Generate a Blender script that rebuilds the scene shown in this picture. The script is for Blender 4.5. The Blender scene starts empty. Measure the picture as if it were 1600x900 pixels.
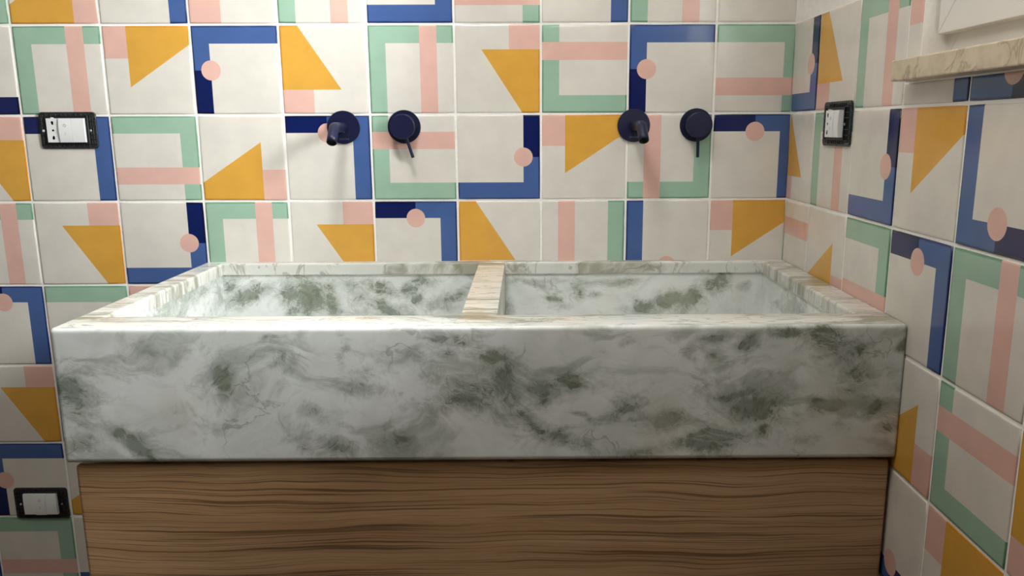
import bpy, bmesh, math, random
from mathutils import Vector, Matrix, noise

# ------------------------------------------------------------------ units
# the layout is measured in wall tiles (one tile pitch = 0.20 m); rim of the sink is 0.88 m above the floor
T = 0.2
RIM = -3.725
def wx(v): return v * T
def wy(v): return v * T
def wz(v): return (v - RIM) * T + 0.88
def W(x, y, z): return Vector((wx(x), wy(y), wz(z)))
FLOOR = RIM - 0.88 / T
CEIL = RIM + (2.65 - 0.88) / T
XC = 8.905            # right wall plane
XL = -4.0
YF = -17.0            # wall behind the camera
C = bpy.context.scene.collection
sc = bpy.context.scene
rnd = random.Random(11)

# ------------------------------------------------------------------ objects
def link(o, parent=None):
    C.objects.link(o)
    if parent is not None: o.parent = parent
    return o
def mesh_obj(name, bm, mats, parent=None, smooth=False, recalc=True):
    if recalc: bmesh.ops.recalc_face_normals(bm, faces=bm.faces)
    me = bpy.data.meshes.new(name); bm.to_mesh(me); bm.free()
    for m in (mats if isinstance(mats, (list, tuple)) else [mats]): me.materials.append(m)
    if smooth:
        for p in me.polygons: p.use_smooth = True
    return link(bpy.data.objects.new(name, me), parent)
def empty(name, loc=(0, 0, 0), rotz=0.0):
    o = bpy.data.objects.new(name, None); o.empty_display_size = 0.05
    o.location = loc; o.rotation_euler = (0, 0, rotz)
    return link(o)
def tag(o, label, cat, group=None, kind=None):
    o['label'] = label; o['category'] = cat
    if group: o['group'] = group
    if kind: o['kind'] = kind
    return o
def structure(o, label, cat): return tag(o, label, cat, None, 'structure')

def box(bm, lo, hi, bevel=0.0, seg=2, mat=0):
    lo, hi = Vector(lo), Vector(hi)
    c = (lo + hi) / 2; s = hi - lo
    r = bmesh.ops.create_cube(bm, size=1.0, matrix=Matrix.Translation(c) @ Matrix.Diagonal((s.x, s.y, s.z, 1)))
    vs = r['verts']; fs = list({f for v in vs for f in v.link_faces})
    for f in fs: f.material_index = mat
    if bevel > 0:
        es = list({e for v in vs for e in v.link_edges})
        bmesh.ops.bevel(bm, geom=es, offset=bevel, segments=seg, profile=0.5, affect='EDGES', clamp_overlap=True)
    return bm
def lathe(bm, prof, seg=48, M=None):
    """prof: list of (radius, height); the axis is local z, M places it"""
    M = M or Matrix.Identity(4)
    rings = []
    for r, h in prof:
        if r < 1e-7: rings.append([bm.verts.new(M @ Vector((0, 0, h)))])
        else: rings.append([bm.verts.new(M @ Vector((r * math.cos(2 * math.pi * k / seg), r * math.sin(2 * math.pi * k / seg), h))) for k in range(seg)])
    for a, b in zip(rings, rings[1:]):
        for k in range(seg):
            k2 = (k + 1) % seg
            if len(a) == 1 and len(b) == 1: continue
            if len(a) == 1: bm.faces.new((a[0], b[k2], b[k]))
            elif len(b) == 1: bm.faces.new((a[k], a[k2], b[0]))
            else: bm.faces.new((a[k], a[k2], b[k2], b[k]))
def tube(bm, pts, rad, seg=28, inner=None, cap0=True):
    """swept tube through pts; with inner radius the far end is an open mouth with a recess"""
    n = len(pts); rings = []
    tang = []
    for i in range(n):
        a = pts[max(0, i - 1)]; b = pts[min(n - 1, i + 1)]; tang.append((b - a).normalized())
    up = Vector((1, 0, 0))
    def ring(p, t, r):
        s = up - t * up.dot(t); s.normalize(); q = t.cross(s)
        return [bm.verts.new(p + s * r * math.cos(2 * math.pi * k / seg) + q * r * math.sin(2 * math.pi * k / seg)) for k in range(seg)]
    for i in range(n): rings.append(ring(pts[i], tang[i], rad if not callable(rad) else rad(i)))
    def bridge(a, b, m=0):
        for k in range(seg):
            f = bm.faces.new((a[k], a[(k + 1) % seg], b[(k + 1) % seg], b[k])); f.material_index = m
    for a, b in zip(rings, rings[1:]): bridge(a, b)
    if cap0: bm.faces.new(rings[0])
    if inner:
        r1 = ring(pts[-1], tang[-1], inner); bridge(rings[-1], r1)
        r2 = ring(pts[-1] - tang[-1] * 0.006, tang[-1], inner * 0.97); bridge(r1, r2, 1)
        f = bm.faces.new(r2); f.material_index = 1
    else: bm.faces.new(rings[-1])
def rounded_rect(w, h, r, n=6):
    pts = []
    for cx, cy, a0 in ((w / 2 - r, h / 2 - r, 0), (-w / 2 + r, h / 2 - r, 90), (-w / 2 + r, -h / 2 + r, 180), (w / 2 - r, -h / 2 + r, 270)):
        for k in range(n + 1):
            a = math.radians(a0 + 90 * k / n); pts.append((cx + r * math.cos(a), cy + r * math.sin(a)))
    return pts

# ------------------------------------------------------------------ node helper
class G:
    def __init__(s, name):
        s.m = bpy.data.materials.new(name); s.m.use_nodes = True
        s.t = s.m.node_tree; s.t.nodes.clear()
        s.out = s.t.nodes.new('ShaderNodeOutputMaterial')
    def n(s, kind, **kw):
        nd = s.t.nodes.new(kind)
        for k, v in kw.items(): setattr(nd, k, v)
        return nd
    def put(s, sock, v):
        if isinstance(v, bpy.types.NodeSocket): s.t.links.new(v, sock)
        else: sock.default_value = v
    def op(s, o, a, b=None, c=None, clamp=False):
        nd = s.n('ShaderNodeMath', operation=o, use_clamp=clamp)
        s.put(nd.inputs[0], a)
        if b is not None: s.put(nd.inputs[1], b)
        if c is not None: s.put(nd.inputs[2], c)
        return nd.outputs[0]
    def gt(s, a, b): return s.op('GREATER_THAN', a, b)
    def lt(s, a, b): return s.op('LESS_THAN', a, b)
    def mul(s, a, b): return s.op('MULTIPLY', a, b)
    def add(s, a, b, clamp=False): return s.op('ADD', a, b, clamp=clamp)
    def mx(s, a, b): return s.op('MAXIMUM', a, b)
    def mn(s, a, b): return s.op('MINIMUM', a, b)
    def mix(s, f, a, b, blend='MIX'):
        nd = s.n('ShaderNodeMix', data_type='RGBA', blend_type=blend)
        s.put(nd.inputs[0], f); s.put(nd.inputs[6], a); s.put(nd.inputs[7], b)
        return nd.outputs[2]
    def ramp(s, f, lo, hi, a=0.0, b=1.0):
        nd = s.n('ShaderNodeMapRange', interpolation_type='SMOOTHSTEP')
        s.put(nd.inputs[0], f); s.put(nd.inputs[1], lo); s.put(nd.inputs[2], hi); s.put(nd.inputs[3], a); s.put(nd.inputs[4], b)
        return nd.outputs[0]
    def coords(s, which='Object', scale=(1, 1, 1), rot=(0, 0, 0)):
        tc = s.n('ShaderNodeTexCoord'); mp = s.n('ShaderNodeMapping')
        s.put(mp.inputs[0], tc.outputs[which]); mp.inputs[3].default_value = scale; mp.inputs[2].default_value = rot
        return mp.outputs[0]
    def noise(s, vec, scale, detail=4, rough=0.5, dist=0.0, col=False):
        nd = s.n('ShaderNodeTexNoise')
        s.put(nd.inputs['Vector'], vec); s.put(nd.inputs['Scale'], scale); s.put(nd.inputs['Detail'], detail)
        s.put(nd.inputs['Roughness'], rough); s.put(nd.inputs['Distortion'], dist)
        return nd.outputs['Color' if col else 'Fac']
    def warp(s, vec, scale, amt):
        nz = s.noise(vec, scale, 3, 0.5, col=True)
        sub = s.n('ShaderNodeVectorMath', operation='SUBTRACT'); s.put(sub.inputs[0], nz); sub.inputs[1].default_value = (0.5, 0.5, 0.5)
        ma = s.n('ShaderNodeVectorMath', operation='MULTIPLY_ADD'); s.put(ma.inputs[0], sub.outputs[0]); ma.inputs[1].default_value = (amt,) * 3; s.put(ma.inputs[2], vec)
        return ma.outputs[0]
    def bump(s, h, strength, dist):
        b = s.n('ShaderNodeBump'); s.put(b.inputs['Strength'], strength); s.put(b.inputs['Distance'], dist); s.put(b.inputs['Height'], h)
        return b.outputs[0]
    def principled(s, col, rough=0.4, spec=0.5, normal=None, **kw):
        p = s.n('ShaderNodeBsdfPrincipled')
        s.put(p.inputs['Base Color'], col); s.put(p.inputs['Roughness'], rough); s.put(p.inputs['Specular IOR Level'], spec)
        if normal is not None: s.put(p.inputs['Normal'], normal)
        for k, v in kw.items(): s.put(p.inputs[k], v)
        return p.outputs[0]
    def done(s, sh):
        s.t.links.new(sh, s.out.inputs[0]); return s.m
def lin(c):
    c = c / 255.0
    return c / 12.92 if c <= 0.04045 else ((c + 0.055) / 1.055) ** 2.4
def rgb(r, g, b): return (lin(r), lin(g), lin(b), 1.0)

# ------------------------------------------------------------------ materials
BEIGE = rgb(226, 221, 212); PINK = rgb(228, 185, 172); MINT = rgb(160, 193, 171)
BLUE = rgb(72, 99, 154); NAVY = rgb(17, 30, 86); OCHRE = rgb(221, 167, 72)
def tile_material(name, design):
    g = G(name)
    uvn = g.n('ShaderNodeUVMap', uv_map='tile'); sp = g.n('ShaderNodeSeparateXYZ'); g.put(sp.inputs[0], uvn.outputs[0])
    u, v = sp.outputs[0], sp.outputs[1]
    if design == 'mint':
        L = g.mx(g.lt(u, 0.202), g.lt(v, 0.202)); bar = g.mul(g.gt(u, 0.603), g.lt(u, 0.806))
        col = g.mix(L, BEIGE, MINT); col = g.mix(bar, col, PINK); glaze = g.op('MULTIPLY', L, g.op('SUBTRACT', 1.0, bar))
    elif design == 'blue':
        left = g.lt(u, 0.202); L = g.mx(left, g.lt(v, 0.202)); nav = g.mul(left, g.gt(v, 0.503))
        du = g.op('SUBTRACT', u, 0.203); dv = g.op('SUBTRACT', v, 0.503)
        dot = g.lt(g.add(g.mul(du, du), g.mul(dv, dv)), 0.0128)
        col = g.mix(L, BEIGE, BLUE); col = g.mix(nav, col, NAVY); col = g.mix(dot, col, PINK); glaze = g.op('MULTIPLY', L, g.op('SUBTRACT', 1.0, dot))
    else:
        right = g.gt(u, 0.275); edge = g.add(0.21, g.mul(g.op('SUBTRACT', 1.0, u), 0.665))
        yel = g.mul(right, g.lt(v, edge)); pk = g.mul(g.lt(u, 0.275), g.lt(v, 0.365))
        col = g.mix(yel, BEIGE, OCHRE); col = g.mix(pk, col, PINK); glaze = g.mx(yel, g.mul(pk, 0.4))
    # hand-applied glaze: slightly uneven tint, thicker and deeper where it pools along the tile's edge
    d = g.mn(g.mn(u, g.op('SUBTRACT', 1.0, u)), g.mn(v, g.op('SUBTRACT', 1.0, v)))
    ob = g.coords('Object')
    wob = g.op('SUBTRACT', g.noise(ob, 30, 2), 0.5)
    pool = g.ramp(g.add(d, g.mul(wob, 0.012)), 0.006, 0.026, 1.0, 0.0)
    deep = g.n('ShaderNodeGamma'); g.put(deep.inputs[0], col); deep.inputs[1].default_value = 1.45 if design == 'ochre' else 2.0
    col = g.mix(g.mul(g.mul(pool, glaze), 0.92), col, deep.outputs[0])
    tint = g.ramp(g.noise(ob, 14, 3, 0.6), 0.3, 0.7, 0.95, 1.03)
    col = g.mix(1.0, col, tint, 'MULTIPLY')
    speck = g.ramp(g.noise(ob, 420, 1), 0.79, 0.83)
    col = g.mix(g.mul(speck, 0.25), col, rgb(120, 105, 90))
    bn = g.bump(g.add(g.noise(ob, 9, 2, 0.5), g.mul(g.noise(ob, 60, 2), 0.05)), 0.35, 0.0035)
    return g.done(g.principled(col, 0.16, 0.5, bn))
M_TILE = {'G': tile_material('mint_glazed_tile', 'mint'), 'B': tile_material('blue_glazed_tile', 'blue'), 'Y': tile_material('ochre_glazed_tile', 'ochre')}
def plain(name, col, rough=0.5, spec=0.4, bumpy=0.0, bscale=200, var=0.03, **kw):
    g = G(name); ob = g.coords('Object')
    t = g.ramp(g.noise(ob, bscale * 0.2, 3), 0.3, 0.7, 1 - var, 1 + var)
    c = g.mix(1.0, col, t, 'MULTIPLY')
    bn = g.bump(g.noise(ob, bscale, 3), bumpy, 0.001) if bumpy else None
    return g.done(g.principled(c, rough, spec, bn, **kw))
M_GROUT = plain('white_grout', rgb(252, 250, 246), 0.85, 0.2, 0.3, 600)
M_PLASTER = plain('white_plaster', rgb(246, 244, 240), 0.8, 0.2, 0.15, 300)
M_FLOOR = plain('floor_stoneware', rgb(104, 90, 76), 0.5, 0.4, 0.1, 40, 0.08)
M_ROOM = plain('grey_wall_paint', rgb(120, 114, 106), 0.7, 0.2, 0.1, 300)
M_PVC = plain('white_window_lacquer', rgb(226, 224, 219), 0.35, 0.5, 0.0, 50, 0.01)
M_NAVYMETAL = plain('dark_blue_matt_metal', rgb(15, 20, 55), 0.42, 0.45, 0.05, 900, 0.05, Metallic=0.0)
M_BORE = plain('black_bore', rgb(8, 9, 9), 0.6, 0.3)
M_STEEL = plain('screw_steel', rgb(200, 200, 202), 0.25, 0.5, Metallic=1.0)
M_LOGO = plain('engraved_lettering', rgb(120, 118, 140), 0.4, 0.5, Metallic=0.4)
M_MODULE = plain('white_module_plastic', rgb(240, 241, 241), 0.32, 0.5, 0.0, 80, 0.01)
M_MARK = plain('pale_grey_print', rgb(196, 198, 200), 0.5, 0.3)
M_HOLE = plain('socket_hole_black', rgb(6, 6, 7), 0.7, 0.2)

def smoked_plastic():
    g = G('smoked_translucent_plastic')
    ob = g.coords('Object')
    c = g.mix(g.ramp(g.noise(ob, 260, 3, 0.7), 0.35, 0.7), rgb(18, 21, 24), rgb(70, 75, 80))
    p = g.principled(c, 0.22, 0.6, g.bump(g.noise(ob, 320, 2), 0.5, 0.0012))
    tr = g.n('ShaderNodeBsdfTransparent'); tr.inputs[0].default_value = (0.55, 0.58, 0.6, 1)
    mx = g.n('ShaderNodeMixShader'); mx.inputs[0].default_value = 0.80
    g.put(mx.inputs[1], tr.outputs[0]); g.put(mx.inputs[2], p)
    return g.done(mx.outputs[0])
M_SMOKE = smoked_plastic()
M_RIB = plain('black_plastic_ribs', rgb(16, 17, 19), 0.35, 0.5, 0.4, 500, 0.2)

def window_glass():
    g = G('clear_window_glass')
    tr = g.n('ShaderNodeBsdfTransparent'); tr.inputs[0].default_value = (0.97, 0.985, 0.98, 1)
    gl = g.n('ShaderNodeBsdfGlossy'); gl.inputs['Roughness'].default_value = 0.02
    fr = g.n('ShaderNodeFresnel'); fr.inputs[0].default_value = 1.45
    mx = g.n('ShaderNodeMixShader'); g.put(mx.inputs[0], fr.outputs[0]); g.put(mx.inputs[1], tr.outputs[0]); g.put(mx.inputs[2], gl.outputs[0])
    return g.done(mx.outputs[0])
M_GLASS = window_glass()

def marble(name, mapped=False, streaked=False):
    """white marble with grey-green clouds; streaked = cut across the layers (rims)"""
    g = G(name)
    ob = g.coords('Object')
    if streaked:
        v = g.coords('Object', (5.5, 26, 3.5), (0, 0, 0.25))
        w = g.warp(v, 0.5, 1.2)
        n1 = g.noise(w, 1.1, 7, 0.62, 0.6)
        band = g.noise(g.coords('Object', (1.5, 5, 1)), 1.6, 3, 0.5)
        m = g.ramp(g.add(n1, g.mul(g.op('SUBTRACT', band, 0.5), 0.85)), 0.50, 0.68)
        col = g.mix(g.ramp(n1, 0.25, 0.6), rgb(226, 228, 223), rgb(216, 217, 210))
        col = g.mix(g.mul(m, 0.8), col, rgb(148, 146, 126))
        th = g.op('ABSOLUTE', g.op('SUBTRACT', g.noise(w, 1.7, 5, 0.55, 0.8), 0.5))
        col = g.mix(g.ramp(th, 0.0, 0.028, 0.55, 0.0), col, rgb(132, 130, 114))
        return g.done(g.principled(col, 0.2, 0.5, Subsurface_Weight=0.0) if False else g.principled(col, 0.2, 0.5))
    wv = g.warp(g.warp(g.warp(ob, 3.2, 0.16), 13.0, 0.05), 38.0, 0.016)
    base = g.noise(wv, 4.2, 8, 0.62, 0.35)
    fine = g.noise(wv, 52, 7, 0.75, 1.0)
    drift = g.n('ShaderNodeMapping'); g.put(drift.inputs[0], g.warp(g.warp(ob, 2.2, 0.22), 9.0, 0.075)); drift.inputs[2].default_value = (0, -0.55, 0); drift.inputs[3].default_value = (5.0, 6.0, 13.0)
    wisp = g.noise(drift.outputs[0], 1.0, 9, 0.66, 0.6)                # soft wisps drifting down to the right
    if mapped:
        at = g.n('ShaderNodeAttribute', attribute_name='mineral'); bias = at.outputs['Fac']
        f = g.add(g.add(g.mul(bias, 0.27), g.mul(base, 0.36)), g.add(g.mul(wisp, 0.30), g.mul(g.op('SUBTRACT', fine, 0.5), 0.36)))
        m = g.op('MAXIMUM', g.mul(g.ramp(f, 0.35, 0.50), 0.50), g.ramp(f, 0.425, 0.575))
    else:
        f = g.add(g.mul(base, 0.6), g.add(g.mul(wisp, 0.4), g.mul(g.op('SUBTRACT', fine, 0.5), 0.25))); m = g.ramp(f, 0.47, 0.68)
    cloud = g.ramp(g.noise(wv, 7, 5, 0.6), 0.32, 0.66)
    col = g.mix(cloud, rgb(236, 239, 237), rgb(212, 216, 212))
    green = g.mix(g.ramp(g.noise(ob, 8, 2), 0.4, 0.6), rgb(130, 137, 118), rgb(136, 144, 136))
    green = g.mix(g.ramp(fine, 0.46, 0.66), green, rgb(96, 104, 84))
    col = g.mix(g.mul(g.ramp(wisp, 0.48, 0.62), 0.55), col, rgb(152, 160, 149))
    col = g.mix(g.mul(m, 0.90), col, green)
    # bright healed streaks between the clouds
    col = g.mix(g.mul(g.ramp(g.op('ABSOLUTE', g.op('SUBTRACT', wisp, 0.44)), 0.0, 0.02, 1.0, 0.0), 0.35), col, rgb(232, 234, 231))
    # thin healed cracks
    v1 = g.noise(g.warp(ob, 6, 0.25), 5.0, 5, 0.55, 0.5)
    crack = g.ramp(g.op('ABSOLUTE', g.op('SUBTRACT', v1, 0.5)), 0.0, 0.012, 1.0, 0.0)
    crack = g.mul(crack, g.ramp(g.noise(ob, 7, 2), 0.48, 0.62))
    col = g.mix(g.mul(crack, 0.5), col, rgb(122, 128, 114))
    # warm beige tinges and tiny dark specks
    col = g.mix(g.mul(g.ramp(g.noise(ob, 5.5, 2, 0.5, 0.4), 0.58, 0.75), 0.28), col, rgb(212, 204, 184))
    sp = g.mul(g.ramp(g.noise(ob, 260, 2), 0.76, 0.80), g.ramp(g.noise(ob, 9, 2), 0.56, 0.64))
    col = g.mix(sp, col, rgb(60, 62, 52))
    return g.done(g.principled(col, 0.2, 0.5))
M_MARBLE = marble('green_veined_marble', True)
M_MARBLE_IN = marble('green_veined_marble_plain', False)
M_MARBLE_RIM = marble('green_veined_marble_edge', False, True)

def sill_stone():
    g = G('beige_sill_marble'); ob = g.coords('Object')
    w = g.warp(ob, 9, 0.09)
    v = g.op('ABSOLUTE', g.op('SUBTRACT', g.noise(w, 10, 5, 0.6, 0.8), 0.5))
    col = g.mix(g.ramp(g.noise(ob, 30, 5, 0.65), 0.35, 0.7), rgb(212, 199, 176), rgb(196, 181, 155))
    col = g.mix(g.ramp(v, 0.0, 0.035, 0.6, 0.0), col, rgb(150, 131, 108))
    return g.done(g.principled(col, 0.4, 0.4))
M_SILL = sill_stone()

def oak():
    g = G('oak_veneer')
    base = g.coords('Object')
    slow = g.noise(g.coords('Object', (1.0, 1, 2.6)), 1.5, 2, 0.5)           # the long waves of the grain
    mid = g.noise(g.coords('Object', (2.6, 1, 9.0)), 1.5, 2, 0.5)
    sp = g.n('ShaderNodeSeparateXYZ'); g.put(sp.inputs[0], base)
    zz = g.add(sp.outputs[2], g.add(g.mul(g.op('SUBTRACT', slow, 0.5), 0.06), g.mul(g.op('SUBTRACT', mid, 0.5), 0.02)))
    cb = g.n('ShaderNodeCombineXYZ'); g.put(cb.inputs[0], g.mul(sp.outputs[0], 1.0)); g.put(cb.inputs[1], sp.outputs[1]); g.put(cb.inputs[2], zz)
    def st(sx, sz, det, rough, dist=0.0):
        mp = g.n('ShaderNodeMapping'); g.put(mp.inputs[0], cb.outputs[0]); mp.inputs[3].default_value = (sx, 2, sz)
        return g.noise(mp.outputs[0], 1.0, det, rough, dist)
    broad = st(0.9, 26, 3, 0.55); lines = st(1.6, 300, 3, 0.6); thin = st(2.6, 520, 3, 0.6); pores = st(14, 900, 2, 0.6)
    col = g.mix(g.ramp(broad, 0.3, 0.7), rgb(199, 163, 125), rgb(176, 139, 100))
    col = g.mix(g.ramp(lines, 0.25, 0.42, 0.5, 0.0), col, rgb(208, 176, 134))
    col = g.mix(g.ramp(thin, 0.52, 0.68, 0.0, 0.45), col, rgb(124, 92, 60))
    col = g.mix(g.ramp(lines, 0.525, 0.61, 0.0, 0.75), col, rgb(96, 68, 42))
    col = g.mix(g.ramp(pores, 0.58, 0.72, 0.0, 0.4), col, rgb(96, 68, 44))
    bn = g.bump(g.add(g.op('SUBTRACT', 1.0, lines), g.mul(pores, 0.4)), 0.2, 0.0010)
    return g.done(g.principled(col, 0.5, 0.35, bn))
M_OAK = oak()
M_CARCASS = plain('dark_cabinet_carcass', rgb(62, 46, 34), 0.6, 0.3)

# ------------------------------------------------------------------ tiled walls
COL = {-4: -4, -3: -3, -2: -2, -1: -1, 0: -0.0106, 1: 1.0015, 2: 2.0053, 3: 3.0069, 4: 4.0111, 5: 5.0026, 6: 5.9923, 7: 6.996, 8: 7.9949, 9: 8.99}
def rowz(r): return -r + {1: 0.0009, 2: -0.0006, 3: 0.0032, 4: 0.002, 5: 0.0042, 6: -0.0069, 7: -0.003}.get(r, 0.0)
RCOL = {-1: -0.18, 0: 0.8103, 1: 1.8381, 2: 2.8145, 3: 3.8167}      # distance of the vertical joints from the corner
for k in range(4, 18): RCOL[k] = k + 0.821
GAP = 0.0115
PAT_BACK = {
 0: {-1:'G2',0:'Y2',1:'B1',2:'Y3',3:'G0',4:'B2',5:'G1',6:'B1',7:'G0',8:'Y0'},
 1: {-1:'B3',0:'G0',1:'Y0',2:'B0',3:'Y3',4:'G0',5:'Y1',6:'G3',7:'B0',8:'G1'},
 2: {-1:'Y1',0:'B1',1:'G1',2:'Y2',3:'B1',4:'G3',5:'B2',6:'Y0',7:'G2',8:'B1'},
 3: {-1:'G0',0:'Y1',1:'B2',2:'G0',3:'Y1',4:'B1',5:'Y3',6:'G2',7:'B3',8:'Y0'},
 4: {-1:'B1',0:'G1',1:'Y0'}, 5: {-1:'Y1',0:'B0'}, 6: {-1:'B0',0:'Y2'}, 7: {-1:'G1',0:'B2'}}
PAT_RIGHT = {
 1: {-1:'B2',0:'Y3',1:'G0',2:'Y0',3:'B3'},
 2: {-1:'Y3',0:'G0',1:'B2',2:'Y0',3:'B3'},
 3: {-1:'G3',0:'Y2',1:'G1',2:'B1',3:'G0'},
 4: {2:'Y2',3:'G3',4:'Y3'}, 5: {2:'B3',3:'Y0',4:'G1'}}
# row 4 has column 2 = the tile left of the fourth joint; the keys are the joint at the tile's left edge
def pattern(tab, r, c):
    p = tab.get(r, {}).get(c)
    return p or (rnd.choice('GBY') + str(rnd.randrange(4)))
def canon(p, q, rot):
    if rot == 0: return p, q
    if rot == 1: return q, 1 - p
    if rot == 2: return 1 - p, 1 - q
    return 1 - q, p
def add_tile(bm, uvl, to3d, a0, a1, b0, b1, clip, code):
    """a = along the wall (right), b = down; the tile may be cut by clip=(a0,a1,b0,b1)"""
    ca0, ca1, cb0, cb1 = max(a0, clip[0]), min(a1, clip[1]), max(b0, clip[2]), min(b1, clip[3])
    if ca1 - ca0 < 0.03 or cb1 - cb0 < 0.03: return
    mi = 'GBY'.index(code[0]); rot = int(code[1])
    seed = rnd.random() * 100; hz = rnd.uniform(-0.001, 0.001)
    tx, ty = rnd.uniform(-0.0022, 0.0022), rnd.uniform(-0.0022, 0.0022)
    N = 8; base = []
    for s in range(4):
        for k in range(N):
            t = k / N
            base.append(((ca0 + (ca1 - ca0) * t, cb0), (ca1, cb0 + (cb1 - cb0) * t), (ca1 - (ca1 - ca0) * t, cb1), (ca0, cb1 - (cb1 - cb0) * t))[s])
    cx, cy = (ca0 + ca1) / 2, (cb0 + cb1) / 2; hw, hh = (ca1 - ca0) / 2, (cb1 - cb0) / 2
    rings = []
    for ins, h in ((0.0, -0.004), (0.0015, 0.0045), (0.006, 0.0078), (0.014, 0.0092), (0.028, 0.0097)):
        ring = []
        for i, (a, b) in enumerate(base):
            j = noise.noise(Vector((i * 0.45, seed, 0))) * 0.0035
            if i % N == 0: j += 0.002
            fa = (a - cx) / hw; fb = (b - cy) / hh
            na = cx + fa * (hw - ins - max(0, j)); nb = cy + fb * (hh - ins - max(0, j))
            hgt = h + (hz + (na - cx) * tx * 2 + (nb - cy) * ty * 2 if h > 0 else 0)
            v = bm.verts.new(to3d(na, nb, hgt))
            p, q = (na - a0) / (a1 - a0), (nb - b0) / (b1 - b0)
            ring.append((v, canon(p, q, rot)))
        rings.append(ring)
    def face(items):
        f = bm.faces.new([i[0] for i in items]); f.material_index = mi; f.smooth = True
        for lp, it in zip(f.loops, items): lp[uvl].uv = it[1]
    n = len(base)
    for r0, r1 in zip(rings, rings[1:]):
        for i in range(n): face((r0[i], r0[(i + 1) % n], r1[(i + 1) % n], r1[i]))
    face(rings[-1])
def finish_wall(name, bm, slabs):
    """joins the grout bed / plaster slabs (material 3 and 4) to the tiles"""
    for lo, hi, m in slabs: box(bm, lo, hi, 0, 1, m)
    return mesh_obj(name, bm, [M_TILE['G'], M_TILE['B'], M_TILE['Y'], M_GROUT, M_PLASTER], None, False, True)

# back wall (y = 0)
bm = bmesh.new(); uvl = bm.loops.layers.uv.new('tile')
back3 = lambda a, b, h: W(a, -h, -b)
rb = int(-FLOOR) + 1; rt = -4
for r in range(rt, rb + 1):
    for c in range(-4, 9):
        add_tile(bm, uvl, back3, COL[c] + GAP, COL[c + 1] - GAP, -rowz(r) + GAP, -rowz(r + 1) - GAP, (XL, XC - 0.006, -CEIL, -FLOOR), pattern(PAT_BACK, r, c))
o = finish_wall('wall_back', bm, [(W(XL - 0.4, -0.0005, FLOOR), W(XC + 0.5, 0.6, CEIL), 3)])
structure(o, 'back wall of square patterned tiles in mint, blue, ochre and pink behind the sink', 'tiled wall')

# right wall (x = XC) with the window opening
WY0, WY1 = -3.05, -6.2           # opening along the wall
SILL_B, SILL_T, WIN_T = -1.808, -1.645, 2.4
WALL = 1.75                     # thickness of the outer wall
bm = bmesh.new(); uvl = bm.loops.layers.uv.new('tile')
right3 = lambda a, b, h: W(XC - h, -a, -b)
YEND = 16.98
for r in range(1, rb + 1):
    for c in range(-1, 17):
        code = pattern(PAT_RIGHT, r, c)
        a0, a1, b0, b1 = RCOL[c] + GAP, RCOL[c + 1] - GAP, -rowz(r) + GAP, -rowz(r + 1) - GAP
        low = (0.006, YEND, -SILL_B if r == 1 else 0, -FLOOR)
        if r == 1:
            add_tile(bm, uvl, right3, a0, a1, b0, b1, (0.006, -WY0 - 0.01, 0, -SILL_B if a1 > -WY0 else 99), code)
            under = {2: 'B1', 3: 'B3'}.get(c, code)
            if a1 > -WY0: add_tile(bm, uvl, right3, a0, a1, b0, b1, (0.006, YEND, -SILL_B + 0.012, 99), under)
            add_tile(bm, uvl, right3, a0, a1, b0, b1, (-WY1 + 0.01, YEND, 0, -SILL_B), code)
        else:
            add_tile(bm, uvl, right3, a0, a1, b0, b1, low, code)
def rs(y0, y1, z0, z1, m): return (W(XC + 0.0005, y0, z0), W(XC + WALL, y1, z1), m)
TT = -0.992
o = finish_wall('wall_right', bm, [rs(YF - 0.4, 0, FLOOR, SILL_B, 3), rs(WY0, 0, SILL_B, TT, 3), rs(WY0, 0, TT, CEIL, 4),
                                   rs(YF - 0.4, WY1, SILL_B, TT, 3), rs(YF - 0.4, WY1, TT, CEIL, 4), rs(WY1, WY0, WIN_T, CEIL, 4)])
structure(o, 'right wall of patterned tiles with white plaster above, holding the window', 'tiled wall')

def wall_box(name, lo, hi, m, label, cat):
    b = bmesh.new(); box(b, lo, hi); o = mesh_obj(name, b, m); structure(o, label, cat); return o
wall_box('floor', W(XL - 0.4, YF - 0.4, FLOOR - 0.5), W(XC + 0.6, 0.6, FLOOR), M_FLOOR, 'plain grey-beige floor below the cabinet', 'floor')
wall_box('ceiling', W(XL - 0.4, YF - 0.4, CEIL), W(XC + 0.6, 0.6, CEIL + 0.5), M_PLASTER, 'white plaster ceiling above the tiles', 'ceiling')
wall_box('wall_left', W(XL - 0.4, YF - 0.4, FLOOR), W(XL, 0, CEIL), M_ROOM, 'plain grey wall on the left side of the room', 'wall')
wall_box('wall_front', W(XL, YF - 0.4, FLOOR), W(XC, YF, CEIL), M_ROOM, 'plain grey wall behind the viewer', 'wall')

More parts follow.
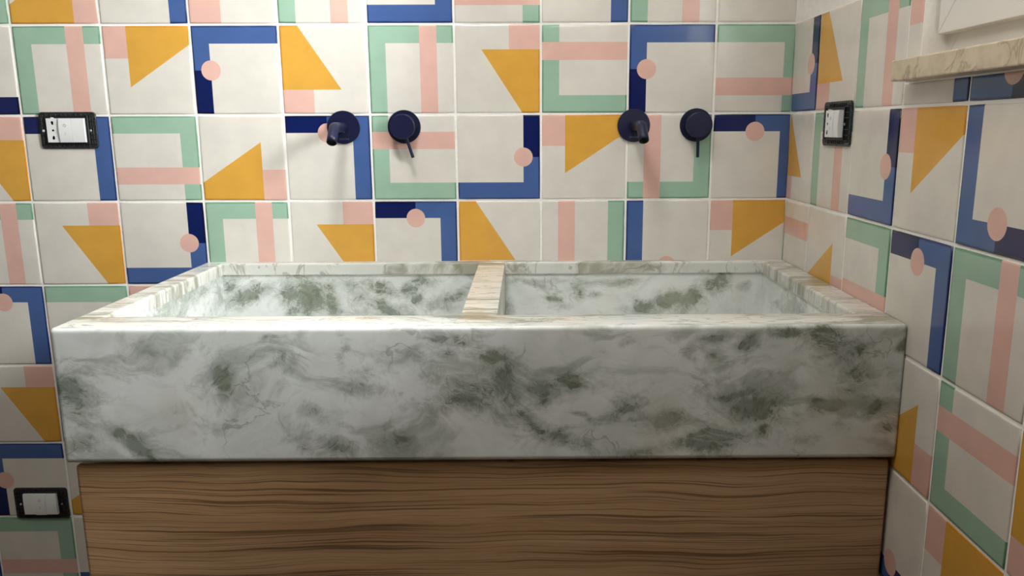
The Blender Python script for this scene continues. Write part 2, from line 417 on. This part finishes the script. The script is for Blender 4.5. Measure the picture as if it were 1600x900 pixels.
# ------------------------------------------------------------------ window
win = structure(empty('window_1', W(XC, (WY0 + WY1) / 2, SILL_T)), 'white framed window above the beige stone sill in the right wall', 'window')
def part(name, b, m, parent, smooth=False):
    """geometry is built in world space and moved under its thing"""
    o = mesh_obj(name, b, m, parent, smooth)
    Mi = (Matrix.Translation(parent_world(parent)) @ Matrix.Rotation(parent_rot(parent), 4, 'Z')).inverted()
    o.data.transform(Mi); return o
def parent_world(p):
    v = Vector(p.location)
    while p.parent: p = p.parent; v = v + Vector(p.location)
    return v
def parent_rot(p):
    while p.parent: p = p.parent
    return p.rotation_euler[2]
b = bmesh.new(); box(b, W(8.725, WY1 - 0.12, SILL_B), W(XC + WALL, -2.94, SILL_T), 0.0022, 2)
s = part('window_sill', b, M_SILL, win); s['label'] = 'beige veined marble sill'
XS = 9.005                                             # room face of the sash
def rail_frame(b, x0, x1, ya, yb, za, zb, w, bev=0.003):
    """four mitred rails; ya is the edge nearer the corner"""
    q = [(ya, za, 1, 1), (yb, za, -1, 1), (yb, zb, -1, -1), (ya, zb, 1, -1)]
    o = [(y, z) for y, z, _, _ in q]; i = [(y - sy * w if True else 0, z + sz * w) for y, z, sy, sz in q]
    for k in range(4):
        k2 = (k + 1) % 4
        vs = []
        for x in (x0, x1):
            for (y, z) in (o[k], o[k2], i[k2], i[k]): vs.append(b.verts.new(W(x, y, z)))
        fs = [b.faces.new([vs[a] for a in f]) for f in ((0, 1, 2, 3), (4, 7, 6, 5), (0, 4, 5, 1), (1, 5, 6, 2), (2, 6, 7, 3), (3, 7, 4, 0))]
        es = list({e for f in fs for e in f.edges})
        bmesh.ops.recalc_face_normals(b, faces=fs)
        bmesh.ops.bevel(b, geom=es, offset=bev * 0.25, segments=1, affect='EDGES')
b = bmesh.new(); rail_frame(b, 9.10, 9.45, WY0 - 0.001, WY1 + 0.001, SILL_T + 0.001, WIN_T - 0.001, 0.3)
part('window_frame', b, M_PVC, win)
for ya, yb in ((WY0 - 0.03, WY1 + 0.03),):
    b = bmesh.new(); rail_frame(b, XS, 9.40, ya, yb, -1.462, WIN_T - 0.08, 0.42, 0.004)
    sash = part('sash', b, M_PVC, win)
    b = bmesh.new(); box(b, W(9.2, yb + 0.38, -1.08), W(9.23, ya - 0.38, WIN_T - 0.46))
    part('window_pane', b, M_GLASS, sash)

# ------------------------------------------------------------------ marble sink
SX0, SX1, SY0, SZ0, SZ1 = 1.985, 8.888, -3.255, -4.872, RIM
IX0, IX1, IYF, IYB = 2.215, 8.615, -2.845, -0.13
LIP = RIM - 0.137
DV0, DV1 = 5.25, 5.56
sink = tag(empty('marble_sink', W((SX0 + SX1) / 2, SY0, SZ0)), 'long double-basin sink of white marble with grey-green clouds', 'sink')
FB= [(2.098, -4.272, 0.114, 0.208, 0.6, 0.0), (2.117, -4.699, 0.158, 0.063, 0.7, 0.0), (2.44, -4.634, 0.074, 0.063, 0.8, 0.0), (2.624, -4.747, 0.137, 0.074, 0.9, -0.5), (3.349, -4.132, 0.083, 0.114, 0.9, 0.3), (3.449, -4.319, 0.146, 0.104, 0.6, 0.3), (3.11, -3.899, 0.309, 0.062, 0.3, 0.5), (2.626, -3.843, 0.206, 0.051, 0.35, -0.5), (3.827, -3.973, 0.103, 0.103, 0.55, 0.0), (3.734, -3.822, 0.072, 0.051, 0.4, 0.0), (4.321, -3.944, 0.052, 0.145, 0.55, 0.0), (4.034, -4.422, 0.126, 0.073, 0.5, -0.5), (3.87, -4.532, 0.158, 0.074, 0.4, -0.6), (4.517, -4.194, 0.235, 0.104, 0.6, -0.5), (4.864, -3.963, 0.207, 0.052, 0.4, -0.5), (5.127, -3.804, 0.093, 0.072, 0.8, -0.5), (5.281, -3.847, 0.124, 0.052, 0.7, -0.2), (5.2, -3.976, 0.104, 0.042, 0.6, -0.3), (5.522, -3.972, 0.135, 0.047, 1.0, 0.0), (5.014, -4.153, 0.094, 0.115, 0.5, -0.5), (5.298, -4.308, 0.288, 0.136, 0.8, 0.1), (5.613, -4.212, 0.157, 0.157, 0.7, 0.0), (5.69, -4.432, 0.184, 0.137, 0.5, -0.4), (6.137, -4.171, 0.105, 0.078, 1.0, -0.3), (5.953, -4.247, 0.094, 0.105, 0.7, 0.0), (5.89, -4.517, 0.264, 0.063, 0.7, -0.5), (6.112, -4.658, 0.318, 0.074, 0.8, -0.45), (6.244, -4.48, 0.074, 0.032, 0.9, -0.4), (6.639, -4.438, 0.158, 0.074, 0.7, 0.2), (6.985, -4.53, 0.138, 0.064, 1.0, 0.0), (7.311, -4.723, 0.32, 0.069, 1.0, 0.15), (6.78, -4.804, 0.133, 0.037, 0.8, 0.0), (6.627, -3.85, 0.073, 0.052, 0.7, 0.4), (7.097, -3.922, 0.083, 0.052, 0.7, -0.3), (7.275, -3.832, 0.156, 0.036, 0.8, 0.0), (7.605, -3.882, 0.094, 0.047, 0.95, 0.2), (7.333, -3.977, 0.073, 0.052, 0.6, 0.0), (7.949, -3.804, 0.145, 0.047, 1.0, -0.3), (8.237, -3.837, 0.198, 0.094, 1.0, -0.2), (8.48, -3.957, 0.125, 0.157, 0.7, 0.0), (8.523, -4.175, 0.105, 0.158, 0.7, 0.0), (8.302, -4.393, 0.169, 0.064, 0.9, 0.2), (8.426, -4.284, 0.127, 0.095, 0.6, 0.5), (7.67, -4.445, 0.159, 0.095, 0.9, -0.2), (7.521, -4.306, 0.158, 0.042, 0.8, 0.0), (7.733, -4.641, 0.075, 0.106, 0.7, 0.0), (8.637, -4.418, 0.064, 0.053, 0.9, 0.0), (8.796, -4.609, 0.085, 0.043, 0.8, 0.2), (8.138, -4.728, 0.096, 0.085, 0.7, 0.0), (8.855, -3.878, 0.047, 0.047, 1.0, 0.0), (7.941, -4.558, 0.159, 0.128, 0.4, 0.0), (4.838, -4.717, 0.159, 0.064, 0.4, -0.5), (3.963, -4.728, 0.132, 0.074, 0.55, -0.6), (4.255, -4.73, 0.159, 0.053, 0.6, -0.3), (4.655, -4.648, 0.074, 0.106, 0.5, -0.4), (7.945, -4.171, 0.21, 0.053, 0.15, 0.0), (8.729, -4.121, 0.074, 0.105, 0.4, 0.0)]
BB= [(2.294, -4.0, 0.106, 0.091, 0.8, 0.3), (2.474, -4.133, 0.259, 0.099, 0.9, 0.5), (2.196, -4.272, 0.076, 0.076, 0.5, 0.0), (2.956, -4.096, 0.107, 0.152, 0.8, 0.0), (3.229, -4.113, 0.168, 0.183, 1.1, 0.0), (3.188, -4.293, 0.107, 0.061, 0.9, 0.0), (2.975, -4.276, 0.076, 0.061, 0.8, 0.0), (3.483, -4.216, 0.069, 0.153, 1.0, 0.0), (3.47, -4.021, 0.076, 0.091, 0.8, 0.4), (3.778, -4.116, 0.122, 0.122, 0.7, 0.0), (4.041, -4.024, 0.152, 0.076, 0.9, -0.3), (4.07, -4.243, 0.199, 0.061, 0.9, -0.4), (4.421, -4.042, 0.091, 0.076, 1.0, 0.0), (4.532, -4.143, 0.061, 0.061, 0.7, 0.0), (4.591, -3.949, 0.137, 0.061, 0.8, 0.0), (4.991, -4.107, 0.199, 0.053, 0.8, 0.4), (4.873, -4.263, 0.23, 0.061, 0.4, 0.0), (5.601, -4.267, 0.107, 0.092, 0.8, 0.0), (5.718, -3.955, 0.122, 0.061, 0.5, 0.0), (5.909, -4.018, 0.183, 0.038, 0.7, -0.4), (6.115, -4.167, 0.092, 0.046, 0.9, -0.3), (6.444, -4.075, 0.092, 0.107, 0.7, 0.0), (6.635, -4.131, 0.092, 0.046, 0.7, 0.0), (7.252, -4.276, 0.123, 0.077, 0.9, 0.0), (7.556, -4.159, 0.138, 0.107, 1.0, 0.3), (7.773, -4.215, 0.154, 0.108, 1.1, 0.2), (8.012, -4.044, 0.107, 0.092, 0.9, 0.8), (8.162, -3.967, 0.122, 0.077, 1.0, 0.8), (7.894, -3.966, 0.153, 0.061, 0.5, 0.0), (8.433, -4.047, 0.077, 0.061, 0.7, 0.0), (6.253, -4.254, 0.153, 0.054, 0.5, 0.0), (7.015, -3.961, 0.153, 0.061, 0.6, 0.0)]
def mineral(blobs, x, z):
    d = noise.noise_vector(Vector((x * 2.6, z * 2.6, 3.1))) * 0.07 + noise.noise_vector(Vector((x * 7, z * 7, 9.7))) * 0.045
    x += d.x; z += d.y; s = 0.0
    for bx, bz, rx, rz, k, ang in blobs:
        dx, dz = x - bx, z - bz
        if abs(dx) > 0.9 or abs(dz) > 0.9: continue
        ca, sa = math.cos(ang), math.sin(ang)
        p = (dx * ca + dz * sa) / (rx * 1.15); q = (-dx * sa + dz * ca) / (rz * 1.15)
        s = max(s, k * math.exp(-(p * p + q * q) * 0.8)) + 0.15 * k * math.exp(-(p * p + q * q))
    return min(1.0, s)
def extrude_profile(prof, xs, blobs=None, face_test=None, rimtest=None):
    """closed (y, z) profile swept along x, with the mineral map as a vertex attribute"""
    b = bmesh.new(); lay = b.verts.layers.float.new('mineral'); rings = []
    for x in xs:
        ring = []
        for y, z in prof:
            v = b.verts.new(W(x, y, z)); v[lay] = mineral(blobs, x, z) if blobs else 0.0; ring.append(v)
        rings.append(ring)
    n = len(prof)
    for r0, r1 in zip(rings, rings[1:]):
        for i in range(n):
            f = b.faces.new((r0[i], r0[(i + 1) % n], r1[(i + 1) % n], r1[i]))
            zc = (prof[i][1] + prof[(i + 1) % n][1]) / 2
            if rimtest and rimtest(prof[i], prof[(i + 1) % n]): f.material_index = 1
    b.faces.new(rings[0]); b.faces.new(rings[-1][::-1])
    return b
def lins(a, c, n): return [a + (c - a) * i / n for i in range(n + 1)]
def arc(cy, cz, r, a0, a1, n=5): return [(cy + r * math.cos(math.radians(a0 + (a1 - a0) * i / n)), cz + r * math.sin(math.radians(a0 + (a1 - a0) * i / n))) for i in range(n + 1)]
R1 = 0.035
prof = [(SY0, z) for z in lins(SZ0 + 0.02, SZ1 - R1, 56)][:-1] + arc(SY0 + R1, SZ1 - R1, R1, 180, 90) + arc(IYF - 0.012, SZ1 - 0.012, 0.012, 90, 0, 3) + [(IYF, SZ0 + 0.2), (SY0 + 0.15, SZ0), (SY0 + 0.012, SZ0)]
XJ = SX0 + 0.014
xs = [SX0, SX0 + 0.005, XJ] + lins(XJ, SX1, 330)[1:]
b = extrude_profile(prof, xs, FB, rimtest=lambda p, q: min(p[1], q[1]) > SZ1 - 0.006 and max(p[0], q[0]) <= IYF + 1e-4)
# soften the left end of the slab
for v in b.verts:
    x = v.co.x / T
    if x < XJ - 1e-6:
        ctr = W(0, (SY0 + IYF) / 2, (SZ0 + SZ1) / 2); k = 0.010 if x < SX0 + 0.003 else 0.004
        if v.co.y / T < SY0 + 0.03: v.co.y += k * T
        if v.co.z > wz(SZ1) - 0.006: v.co.z -= k * T * 0.8
o = part('front_panel', b, [M_MARBLE, M_MARBLE_RIM], sink)
for p in o.data.polygons: p.use_smooth = abs(p.normal.x) < 0.9
# rim: U-shaped slab over both sides and the back, with a softly rounded inner edge
b = bmesh.new()
def ring_u(ins, z):      # outer and inner outline of the U at a given inset and height
    return [W(x, y, z) for x, y in ((SX0 + ins, IYF), (SX0 + ins, -0.012), (SX1 - ins * 0.2, -0.012), (SX1 - ins * 0.2, IYF), (IX1 + ins, IYF), (IX1 + ins, IYB + ins), (IX0 - ins, IYB + ins), (IX0 - ins, IYF))]
lv = [[b.verts.new(p) for p in ring_u(i, z)] for i, z in ((0, LIP), (0, SZ1 - 0.022), (0.004, SZ1 - 0.010), (0.011, SZ1 - 0.003), (0.022, SZ1))]
for r0, r1 in zip(lv, lv[1:]):
    for i in range(8): b.faces.new((r0[i], r0[(i + 1) % 8], r1[(i + 1) % 8], r1[i]))
for r in (lv[0], lv[-1]):
    for q in ((0, 1, 6, 7), (1, 2, 5, 6), (2, 3, 4, 5)): b.faces.new([r[i] for i in q])
part('rim', b, M_MARBLE_RIM, sink)
# outer side panels and back panel below the rim
for nm, x0, x1, y0, y1 in (('side_panel', SX0, IX0 - 0.12, IYF, -0.012), ('side_panel', IX1 + 0.12, SX1, IYF, -0.012)):
    b = bmesh.new(); box(b, W(x0, y0, SZ0), W(x1, y1, LIP)); part(nm, b, M_MARBLE_IN, sink)
def basin(x0, x1):
    b = extrude_profile([(IYB + 0.02, z) for z in lins(SZ0 + 0.12, LIP, 40)] + [(-0.012, LIP), (-0.012, SZ0 + 0.12)], lins(x0, x1, 150), BB)
    lay = b.verts.layers.float['mineral']
    n0 = len(b.verts)
    # outer side walls only: towards the middle the divider itself closes the basin
    if x0 < DV0 - 1: box(b, W(x0 - 0.1, IYF, SZ0 + 0.12), W(x0, -0.012, LIP))
    else: box(b, W(x1, IYF, SZ0 + 0.12), W(x1 + 0.1, -0.012, LIP))
    b.verts.ensure_lookup_table()
    for v in b.verts[n0:]: v[lay] = 0.26
    # floor sloping to a slot at the back
    vs = [b.verts.new(W(*p)) for p in ((x0, IYF, SZ0 + 0.34), (x1, IYF, SZ0 + 0.34), (x1, -0.30, SZ0 + 0.24), (x0, -0.30, SZ0 + 0.24), (x0, IYF, SZ0 + 0.12), (x1, IYF, SZ0 + 0.12), (x1, -0.30, SZ0 + 0.12), (x0, -0.30, SZ0 + 0.12))]
    for f in ((0, 1, 2, 3), (7, 6, 5, 4), (0, 4, 5, 1), (1, 5, 6, 2), (2, 6, 7, 3), (3, 7, 4, 0)): b.faces.new([vs[i] for i in f])
    box(b, W(x0, -0.30, SZ0 + 0.12), W(x1, IYB + 0.02, SZ0 + 0.2))
    return part('basin', b, M_MARBLE, sink)
basin(IX0 - 0.02, DV0); basin(DV1, IX1 + 0.02)
b = bmesh.new(); box(b, W(DV0, IYF, SZ0 + 0.15), W(DV1, IYB, SZ1 - 0.003), 0.0012, 2)
part('divider', b, M_MARBLE_RIM, sink)

# ------------------------------------------------------------------ oak cabinet
CB = FLOOR
cab = tag(empty('vanity_cabinet', W(5.45, -3.2, CB)), 'oak vanity cabinet with fine horizontal grain under the marble sink', 'cabinet')
b = bmesh.new(); box(b, W(2.16, -3.06, CB + 0.5), W(8.72, -0.08, SZ0 - 0.0005))
part('body', b, M_CARCASS, cab)
for z0, z1 in ((-6.50, -4.912), (CB + 0.5, -6.515)):
    b = bmesh.new(); box(b, W(2.028, -3.215, z0), W(8.868, -3.065, z1), 0.006, 4)
    part('drawer_front', b, M_OAK, cab)
b = bmesh.new(); box(b, W(2.3, -2.8, CB), W(8.6, -0.3, CB + 0.5)); part('plinth', b, M_CARCASS, cab)

# ------------------------------------------------------------------ taps (wall spouts and mixers)
OUT = Matrix.Rotation(math.radians(90), 4, 'X')          # local z of a lathe -> out of the back wall (-y)
def spout(x, z, turn=0.0):
    t = empty('wall_spout', W(x, -0.0097, z), math.radians(turn))
    b = bmesh.new(); lathe(b, [(0, 0), (0.0375, 0), (0.0380, 0.0006), (0.0380, 0.0042), (0.0372, 0.005), (0, 0.005)], 64, OUT)
    d = mesh_obj('escutcheon', b, M_NAVYMETAL, t)
    b = bmesh.new()
    pts = [Vector((0, -0.004, 0)), Vector((0, -0.02, 0)), Vector((0, -0.06, 0)), Vector((0, -0.086, 0))]
    R = 0.019; ang = 47
    for k in range(1, 10):
        a = math.radians(ang * k / 9); pts.append(Vector((0, -0.088 - R * math.sin(a), -R * (1 - math.cos(a)))))
    dr = Vector((0, -math.cos(math.radians(ang)), -math.sin(math.radians(ang))))
    e = pts[-1]; pts += [e + dr * 0.012, e + dr * 0.024, e + dr * 0.036]
    tube(b, pts, 0.0112, 32, inner=0.0098)
    p = mesh_obj('spout_pipe', b, [M_NAVYMETAL, M_BORE], t, True)
    b = bmesh.new(); lathe(b, [(0, -0.002), (0.0016, -0.002), (0.0016, 0.0008), (0, 0.0011)], 12, Matrix.Translation((0.004, -0.016, -0.0104)) @ Matrix.Rotation(math.radians(140), 4, 'X'))
    mesh_obj('set_screw', b, M_STEEL, p)
    cu = bpy.data.curves.new('lettering', 'FONT'); cu.body = 'CRISTINA'; cu.size = 0.0054; cu.extrude = 0.00015; cu.align_x = 'CENTER'; cu.space_character = 1.05; cu.resolution_u = 2
    tmp = bpy.data.objects.new('lettering_curve', cu); C.objects.link(tmp)
    bpy.context.view_layer.update()
    me = bpy.data.meshes.new_from_object(tmp.evaluated_get(bpy.context.evaluated_depsgraph_get()))
    bpy.data.objects.remove(tmp); bpy.data.curves.remove(cu)
    me.transform(Matrix.Translation((0.001, -0.0051, -0.0285)) @ OUT); me.materials.clear(); me.materials.append(M_LOGO)
    me.name = 'lettering'
    l = link(bpy.data.objects.new('lettering', me), d); l['label'] = 'small pale maker lettering'
    return t
def mixer(x, z, tilt):
    t = empty('wall_mixer', W(x, -0.0097, z))
    b = bmesh.new(); lathe(b, [(0, 0), (0.0375, 0), (0.0380, 0.0006), (0.0380, 0.0042), (0.0372, 0.005), (0, 0.005)], 64, OUT)
    mesh_obj('escutcheon', b, M_NAVYMETAL, t)
    b = bmesh.new(); lathe(b, [(0, 0.0045), (0.0282, 0.0045), (0.0282, 0.034), (0.0279, 0.0350), (0.0270, 0.0356), (0, 0.0356)], 64, OUT)
    k = mesh_obj('knob', b, M_NAVYMETAL, t)
    for p in k.data.polygons: p.use_smooth = len(p.vertices) == 4 and abs(p.normal.y) < 0.3
    b = bmesh.new()
    a = math.radians(tilt); dr = Vector((math.sin(a), 0.0, -math.cos(a)))
    p0 = Vector((0, -0.026, 0)) + dr * 0.024
    tube(b, [p0, p0 + dr * 0.02, p0 + dr * 0.0485, p0 + dr * 0.0495], lambda i: 0.0036 if i < 3 else 0.0030, 18)
    mesh_obj('lever', b, M_NAVYMETAL, t)
    return t
tag(spout(3.70, -2.147), 'left of the two dark blue wall spouts, above the left basin', 'tap', 'dark blue wall spouts')
tag(mixer(4.404, -2.142, 17), 'dark blue round tap handle whose thin lever tilts to the right, above the left basin', 'tap handle', 'dark blue wall tap handles')
tag(spout(7.07, -2.137, 3.0), 'right of the two dark blue wall spouts, above the right basin', 'tap', 'dark blue wall spouts')
tag(mixer(7.797, -2.134, 1), 'dark blue round tap handle whose thin lever points straight down, above the right basin', 'tap handle', 'dark blue wall tap handles')

# ------------------------------------------------------------------ electrical boxes without cover plates
def module(b, x0, x1, z0, z1, d, bulge=0.0, y0=-0.004):
    """white module with a gently bowed front"""
    n = 8; r = 0.0006; prof = []
    for i in range(n + 1):
        t = i / n; prof.append((-(d + bulge * (1 - (2 * t - 1) ** 2)), z0 + (z1 - z0) * t))
    prof = [(y0, z0)] + prof + [(y0, z1)]
    A = [b.verts.new((x0, y, z)) for y, z in prof]; B = [b.verts.new((x1, y, z)) for y, z in prof]
    k = len(prof); fs = []
    for i in range(k): fs.append(b.faces.new((A[i], A[(i + 1) % k], B[(i + 1) % k], B[i])))
    fs.append(b.faces.new(A)); fs.append(b.faces.new(B[::-1]))
    return fs
def disc(b, x, z, y, r, seg=20, squash=1.0, rot=0.0, th=0.0004):
    lathe(b, [(0, 0), (r, 0), (r, th), (0, th)], seg, Matrix.Translation((x, y, z)) @ OUT)
def electrical(name, loc, rotz, w, h, kinds, mw, mh, shift=0.0, d=0.0115):
    t = empty(name, loc, rotz)
    # mounting frame: rounded translucent plate with a window, raised lips and ribs
    b = bmesh.new(); ow, oh = mw + 0.004, mh + 0.003
    o = rounded_rect(w, h, 0.008); n = len(o)
    inner = []
    for x, z in o:                                        # project outline onto the rectangular cut-out
        k = max(abs(x) / (ow / 2), abs(z) / (oh / 2)); inner.append((x / k + shift, z / k))
    L = []
    for sc_, y in ((1.0, -0.0005), (1.0, -0.0034), (0.985, -0.0042)):
        L.append([b.verts.new((x * sc_, y, z * sc_)) for x, z in o])
    L.append([b.verts.new((x, -0.0042, z)) for x, z in inner]); L.append([b.verts.new((x, -0.0005, z)) for x, z in inner])
    for r0, r1 in zip(L, L[1:] + L[:1]):
        for i in range(n): b.faces.new((r0[i], r0[(i + 1) % n], r1[(i + 1) % n], r1[i]))
    fr = mesh_obj('mounting_frame', b, M_SMOKE, t); fr['label'] = 'dark translucent plastic frame'
    # ribs round the cut-out
    b = bmesh.new()
    x0, x1 = shift - ow / 2, shift + ow / 2
    box(b, (x0 - 0.004, -0.0072, oh / 2), (x1 + 0.004, -0.004, oh / 2 + 0.004), 0.0006, 1); box(b, (x0 - 0.004, -0.0072, -oh / 2 - 0.004), (x1 + 0.004, -0.004, -oh / 2), 0.0006, 1)
    box(b, (x0 - 0.004, -0.0072, -oh / 2), (x0, -0.004, oh / 2), 0.0006, 1); box(b, (x1, -0.0072, -oh / 2), (x1 + 0.004, -0.004, oh / 2), 0.0006, 1)
    for sx in (-1, 1):
        e0 = x0 - 0.004 if sx < 0 else x1 + 0.004; e1 = sx * (w / 2 - 0.003)
        if abs(e1 - e0) < 0.006: continue
        for k in range(7):
            zz = (k - 3) * h * 0.125
            if k == 3: continue
            box(b, (min(e0, e1), -0.0060, zz - 0.0009), (max(e0, e1), -0.004, zz + 0.0009), 0.0003, 1)
        for k in range(1, 3):
            xx = e0 + (e1 - e0) * k / 3; box(b, (xx - 0.0008, -0.0055, -h * 0.41), (xx + 0.0008, -0.004, h * 0.41), 0.0003, 1)
    for sz in (-1, 1):
        for k in range(9):
            xx = x0 + (x1 - x0) * k / 8; box(b, (xx - 0.0008, -0.0055, min(sz * (oh / 2 + 0.004), sz * (h / 2 - 0.004))), (xx + 0.0008, -0.004, max(sz * (oh / 2 + 0.004), sz * (h / 2 - 0.004))), 0.0003, 1)
    # dark tray behind the modules
    box(b, (x0, -0.0030, -oh / 2), (x1, -0.0006, oh / 2))
    rb_ = mesh_obj('ribs', b, M_RIB, fr); rb_['label'] = 'black moulded ribs'
    for sx in (-1, 1):
        ex = (x0 - 0.0075) if sx < 0 else (x1 + 0.0085)
        b = bmesh.new(); lathe(b, [(0, 0), (0.0028, 0), (0.0028, 0.0014), (0.0022, 0.0019), (0.0007, 0.0019), (0.0006, 0.0010), (0, 0.0010)], 20, Matrix.Translation((ex, -0.0062, -0.001)) @ OUT)
        s_ = mesh_obj('screw', b, M_STEEL if sx > 0 else M_MARK, t, False); s_['label'] = 'small round fixing screw'
    k = len(kinds); cw = mw / k
    for i, kd in enumerate(kinds):
        a = shift - mw / 2 + i * cw; c = a + cw - 0.0011; z0, z1 = -mh / 2, mh / 2; xm = (a + c) / 2
        b = bmesh.new()
        if kd == 'socket':
            module(b, a, c, z0, z1, d - 0.002)
            m = mesh_obj('socket_outlet', b, M_MODULE, t); m['label'] = 'white socket insert with three black holes'
            b = bmesh.new(); y = -(d - 0.002) + 0.0002
            disc(b, xm, 0, y, 0.0024)
            for sz in (-1, 1):
                disc(b, xm, sz * 0.0148, y, 0.0023); disc(b, xm - 0.0004, sz * 0.0180, y, 0.0029); box(b, (xm - 0.0021, y - 0.0004, min(sz * 0.0148, sz * 0.018)), (xm + 0.0019, y, max(sz * 0.0148, sz * 0.018)))
            mesh_obj('pin_holes', b, M_HOLE, m)
            b = bmesh.new(); box(b, (xm - 0.004, -d + 0.003, z1), (xm + 0.002, -0.004, z1 + 0.0022), 0.0006, 2); mesh_obj('clip', b, M_MODULE, m)
        elif kd in ('button', 'bell'):
            module(b, a, c, z0 - (0.001 if kd == 'bell' else 0), z1, d, 0.0022)
            m = mesh_obj('push_button', b, M_MODULE, t); m['label'] = 'white push button with a faint round mark'
            b = bmesh.new(); y = -(d + 0.0017)
            lathe(b, [(0.0019, 0), (0.0036, 0), (0.0036, 0.0004), (0.0019, 0.0004), (0.0019, 0)], 24, Matrix.Translation((xm, y, mh * 0.20)) @ OUT)
            box(b, (xm - 0.0006, -(d + 0.0022), -mh * 0.20), (xm + 0.0006, -(d + 0.0010), -mh * 0.08))
            mesh_obj('printed_mark', b, M_MARK, m)
        else:
            module(b, a, c, z0, z1, d - (0.0006 if name == 'wall_switch' and i == 0 else 0), 0.0016)
            mesh_obj('blank_insert', b, M_MODULE, t)
            b = None
    return t
# upper left, right wall, lower left
o = electrical('wall_socket', W(0.522, -0.0097, -2.169), 0, 0.1315, 0.083, ('socket', 'button', 'blank'), 0.0885, 0.0545, -0.002)
tag(o, 'uncovered socket box in a smoked frame, high on the back wall at far left', 'wall socket', 'uncovered electrical boxes')
o = electrical('wall_socket', W(XC - 0.0097, -1.483, -2.131), math.radians(-90), 0.1395, 0.0865, ('socket', 'button', 'blank'), 0.076, 0.052, 0.002, 0.0145)
tag(o, 'uncovered socket box on the right wall below and left of the stone sill', 'wall socket', 'uncovered electrical boxes')
o = electrical('wall_switch', W(-0.362, -0.0097, -6.815), 0, 0.1345, 0.083, ('blank', 'bell', 'blank'), 0.0845, 0.0550, 0.001, 0.0105)
tag(o, 'uncovered switch box without pin holes, low on the back wall left of the oak cabinet', 'wall switch', 'uncovered electrical boxes')

# ------------------------------------------------------------------ light: daylight through the window, and added fill lights without fittings
def area(name, loc, target, sx, sy, power, col, spread=math.pi):
    l = bpy.data.lights.new(name, 'AREA'); l.shape = 'RECTANGLE'; l.size = sx; l.size_y = sy; l.energy = power; l.color = col; l.spread = spread
    o = bpy.data.objects.new(name, l); C.objects.link(o); o.location = loc
    o.rotation_euler = (Vector(target) - Vector(loc)).to_track_quat('-Z', 'Z').to_euler()
    return o
area('window_daylight', W(XC + WALL, (WY0 + WY1) / 2, (SILL_T + WIN_T) / 2), W(0, (WY0 + WY1) / 2, (SILL_T + WIN_T) / 2), -(WY1 - WY0) * T, (WIN_T - SILL_T) * T, 158, (0.97, 0.985, 1.0))
area('added_fill_top', W(4.5, -5, CEIL - 0.1), W(4.5, -5, FLOOR), 0.5, 0.5, 7.5, (1.0, 0.95, 0.88))  # unseen overhead fill, added to match the falloff of light
area('added_fill_wall', W(4.7, -4.9, CEIL - 0.1), W(4.5, -1, -2.5), 0.3, 0.3, 2.9, (0.97, 0.985, 1.0), math.radians(60))  # added narrow fill that brightens the middle of the back wall
l = bpy.data.lights.new('added_fill_point', 'POINT'); l.energy = 4.4; l.shadow_soft_size = 0.12; l.color = (1.0, 0.94, 0.86)  # added fill point on the right, no pendant; keeps tap shadows leaning left
o = bpy.data.objects.new('added_fill_point', l); C.objects.link(o); o.location = W(6.5, -5, 0.5)
EXPOSURE = 0.0

w = bpy.data.worlds.new('daylight_sky'); sc.world = w; w.use_nodes = True
bg = w.node_tree.nodes['Background']; bg.inputs[0].default_value = (0.86, 0.93, 1.0, 1); bg.inputs[1].default_value = 0.5

# ------------------------------------------------------------------ camera
cam = bpy.data.cameras.new('camera'); co = bpy.data.objects.new('camera', cam); C.objects.link(co)
F, CX, CY, RX, RY, RZ = 1251.5067, 831.3126, 450.6124, -0.1982, 0.0037, -0.0070
cam.sensor_fit = 'HORIZONTAL'; cam.sensor_width = 36.0; cam.lens = F / 1600 * 36.0
cam.shift_x = -(CX - 800) / 1600; cam.shift_y = (CY - 450) / 1600
cam.clip_start = 0.02
R = Matrix.Rotation(RZ, 4, 'Z') @ Matrix.Rotation(RX, 4, 'X') @ Matrix.Rotation(RY, 4, 'Y') @ Matrix.Rotation(math.radians(90), 4, 'X')
co.matrix_world = Matrix.Translation(W(5.8144, -9.5184, -2.1562)) @ R
sc.camera = co
sc.view_settings.view_transform = 'Standard'; sc.view_settings.look = 'None'
sc.view_settings.gamma = 1.0; sc.view_settings.use_curve_mapping = False
sc.view_settings.exposure = EXPOSURE
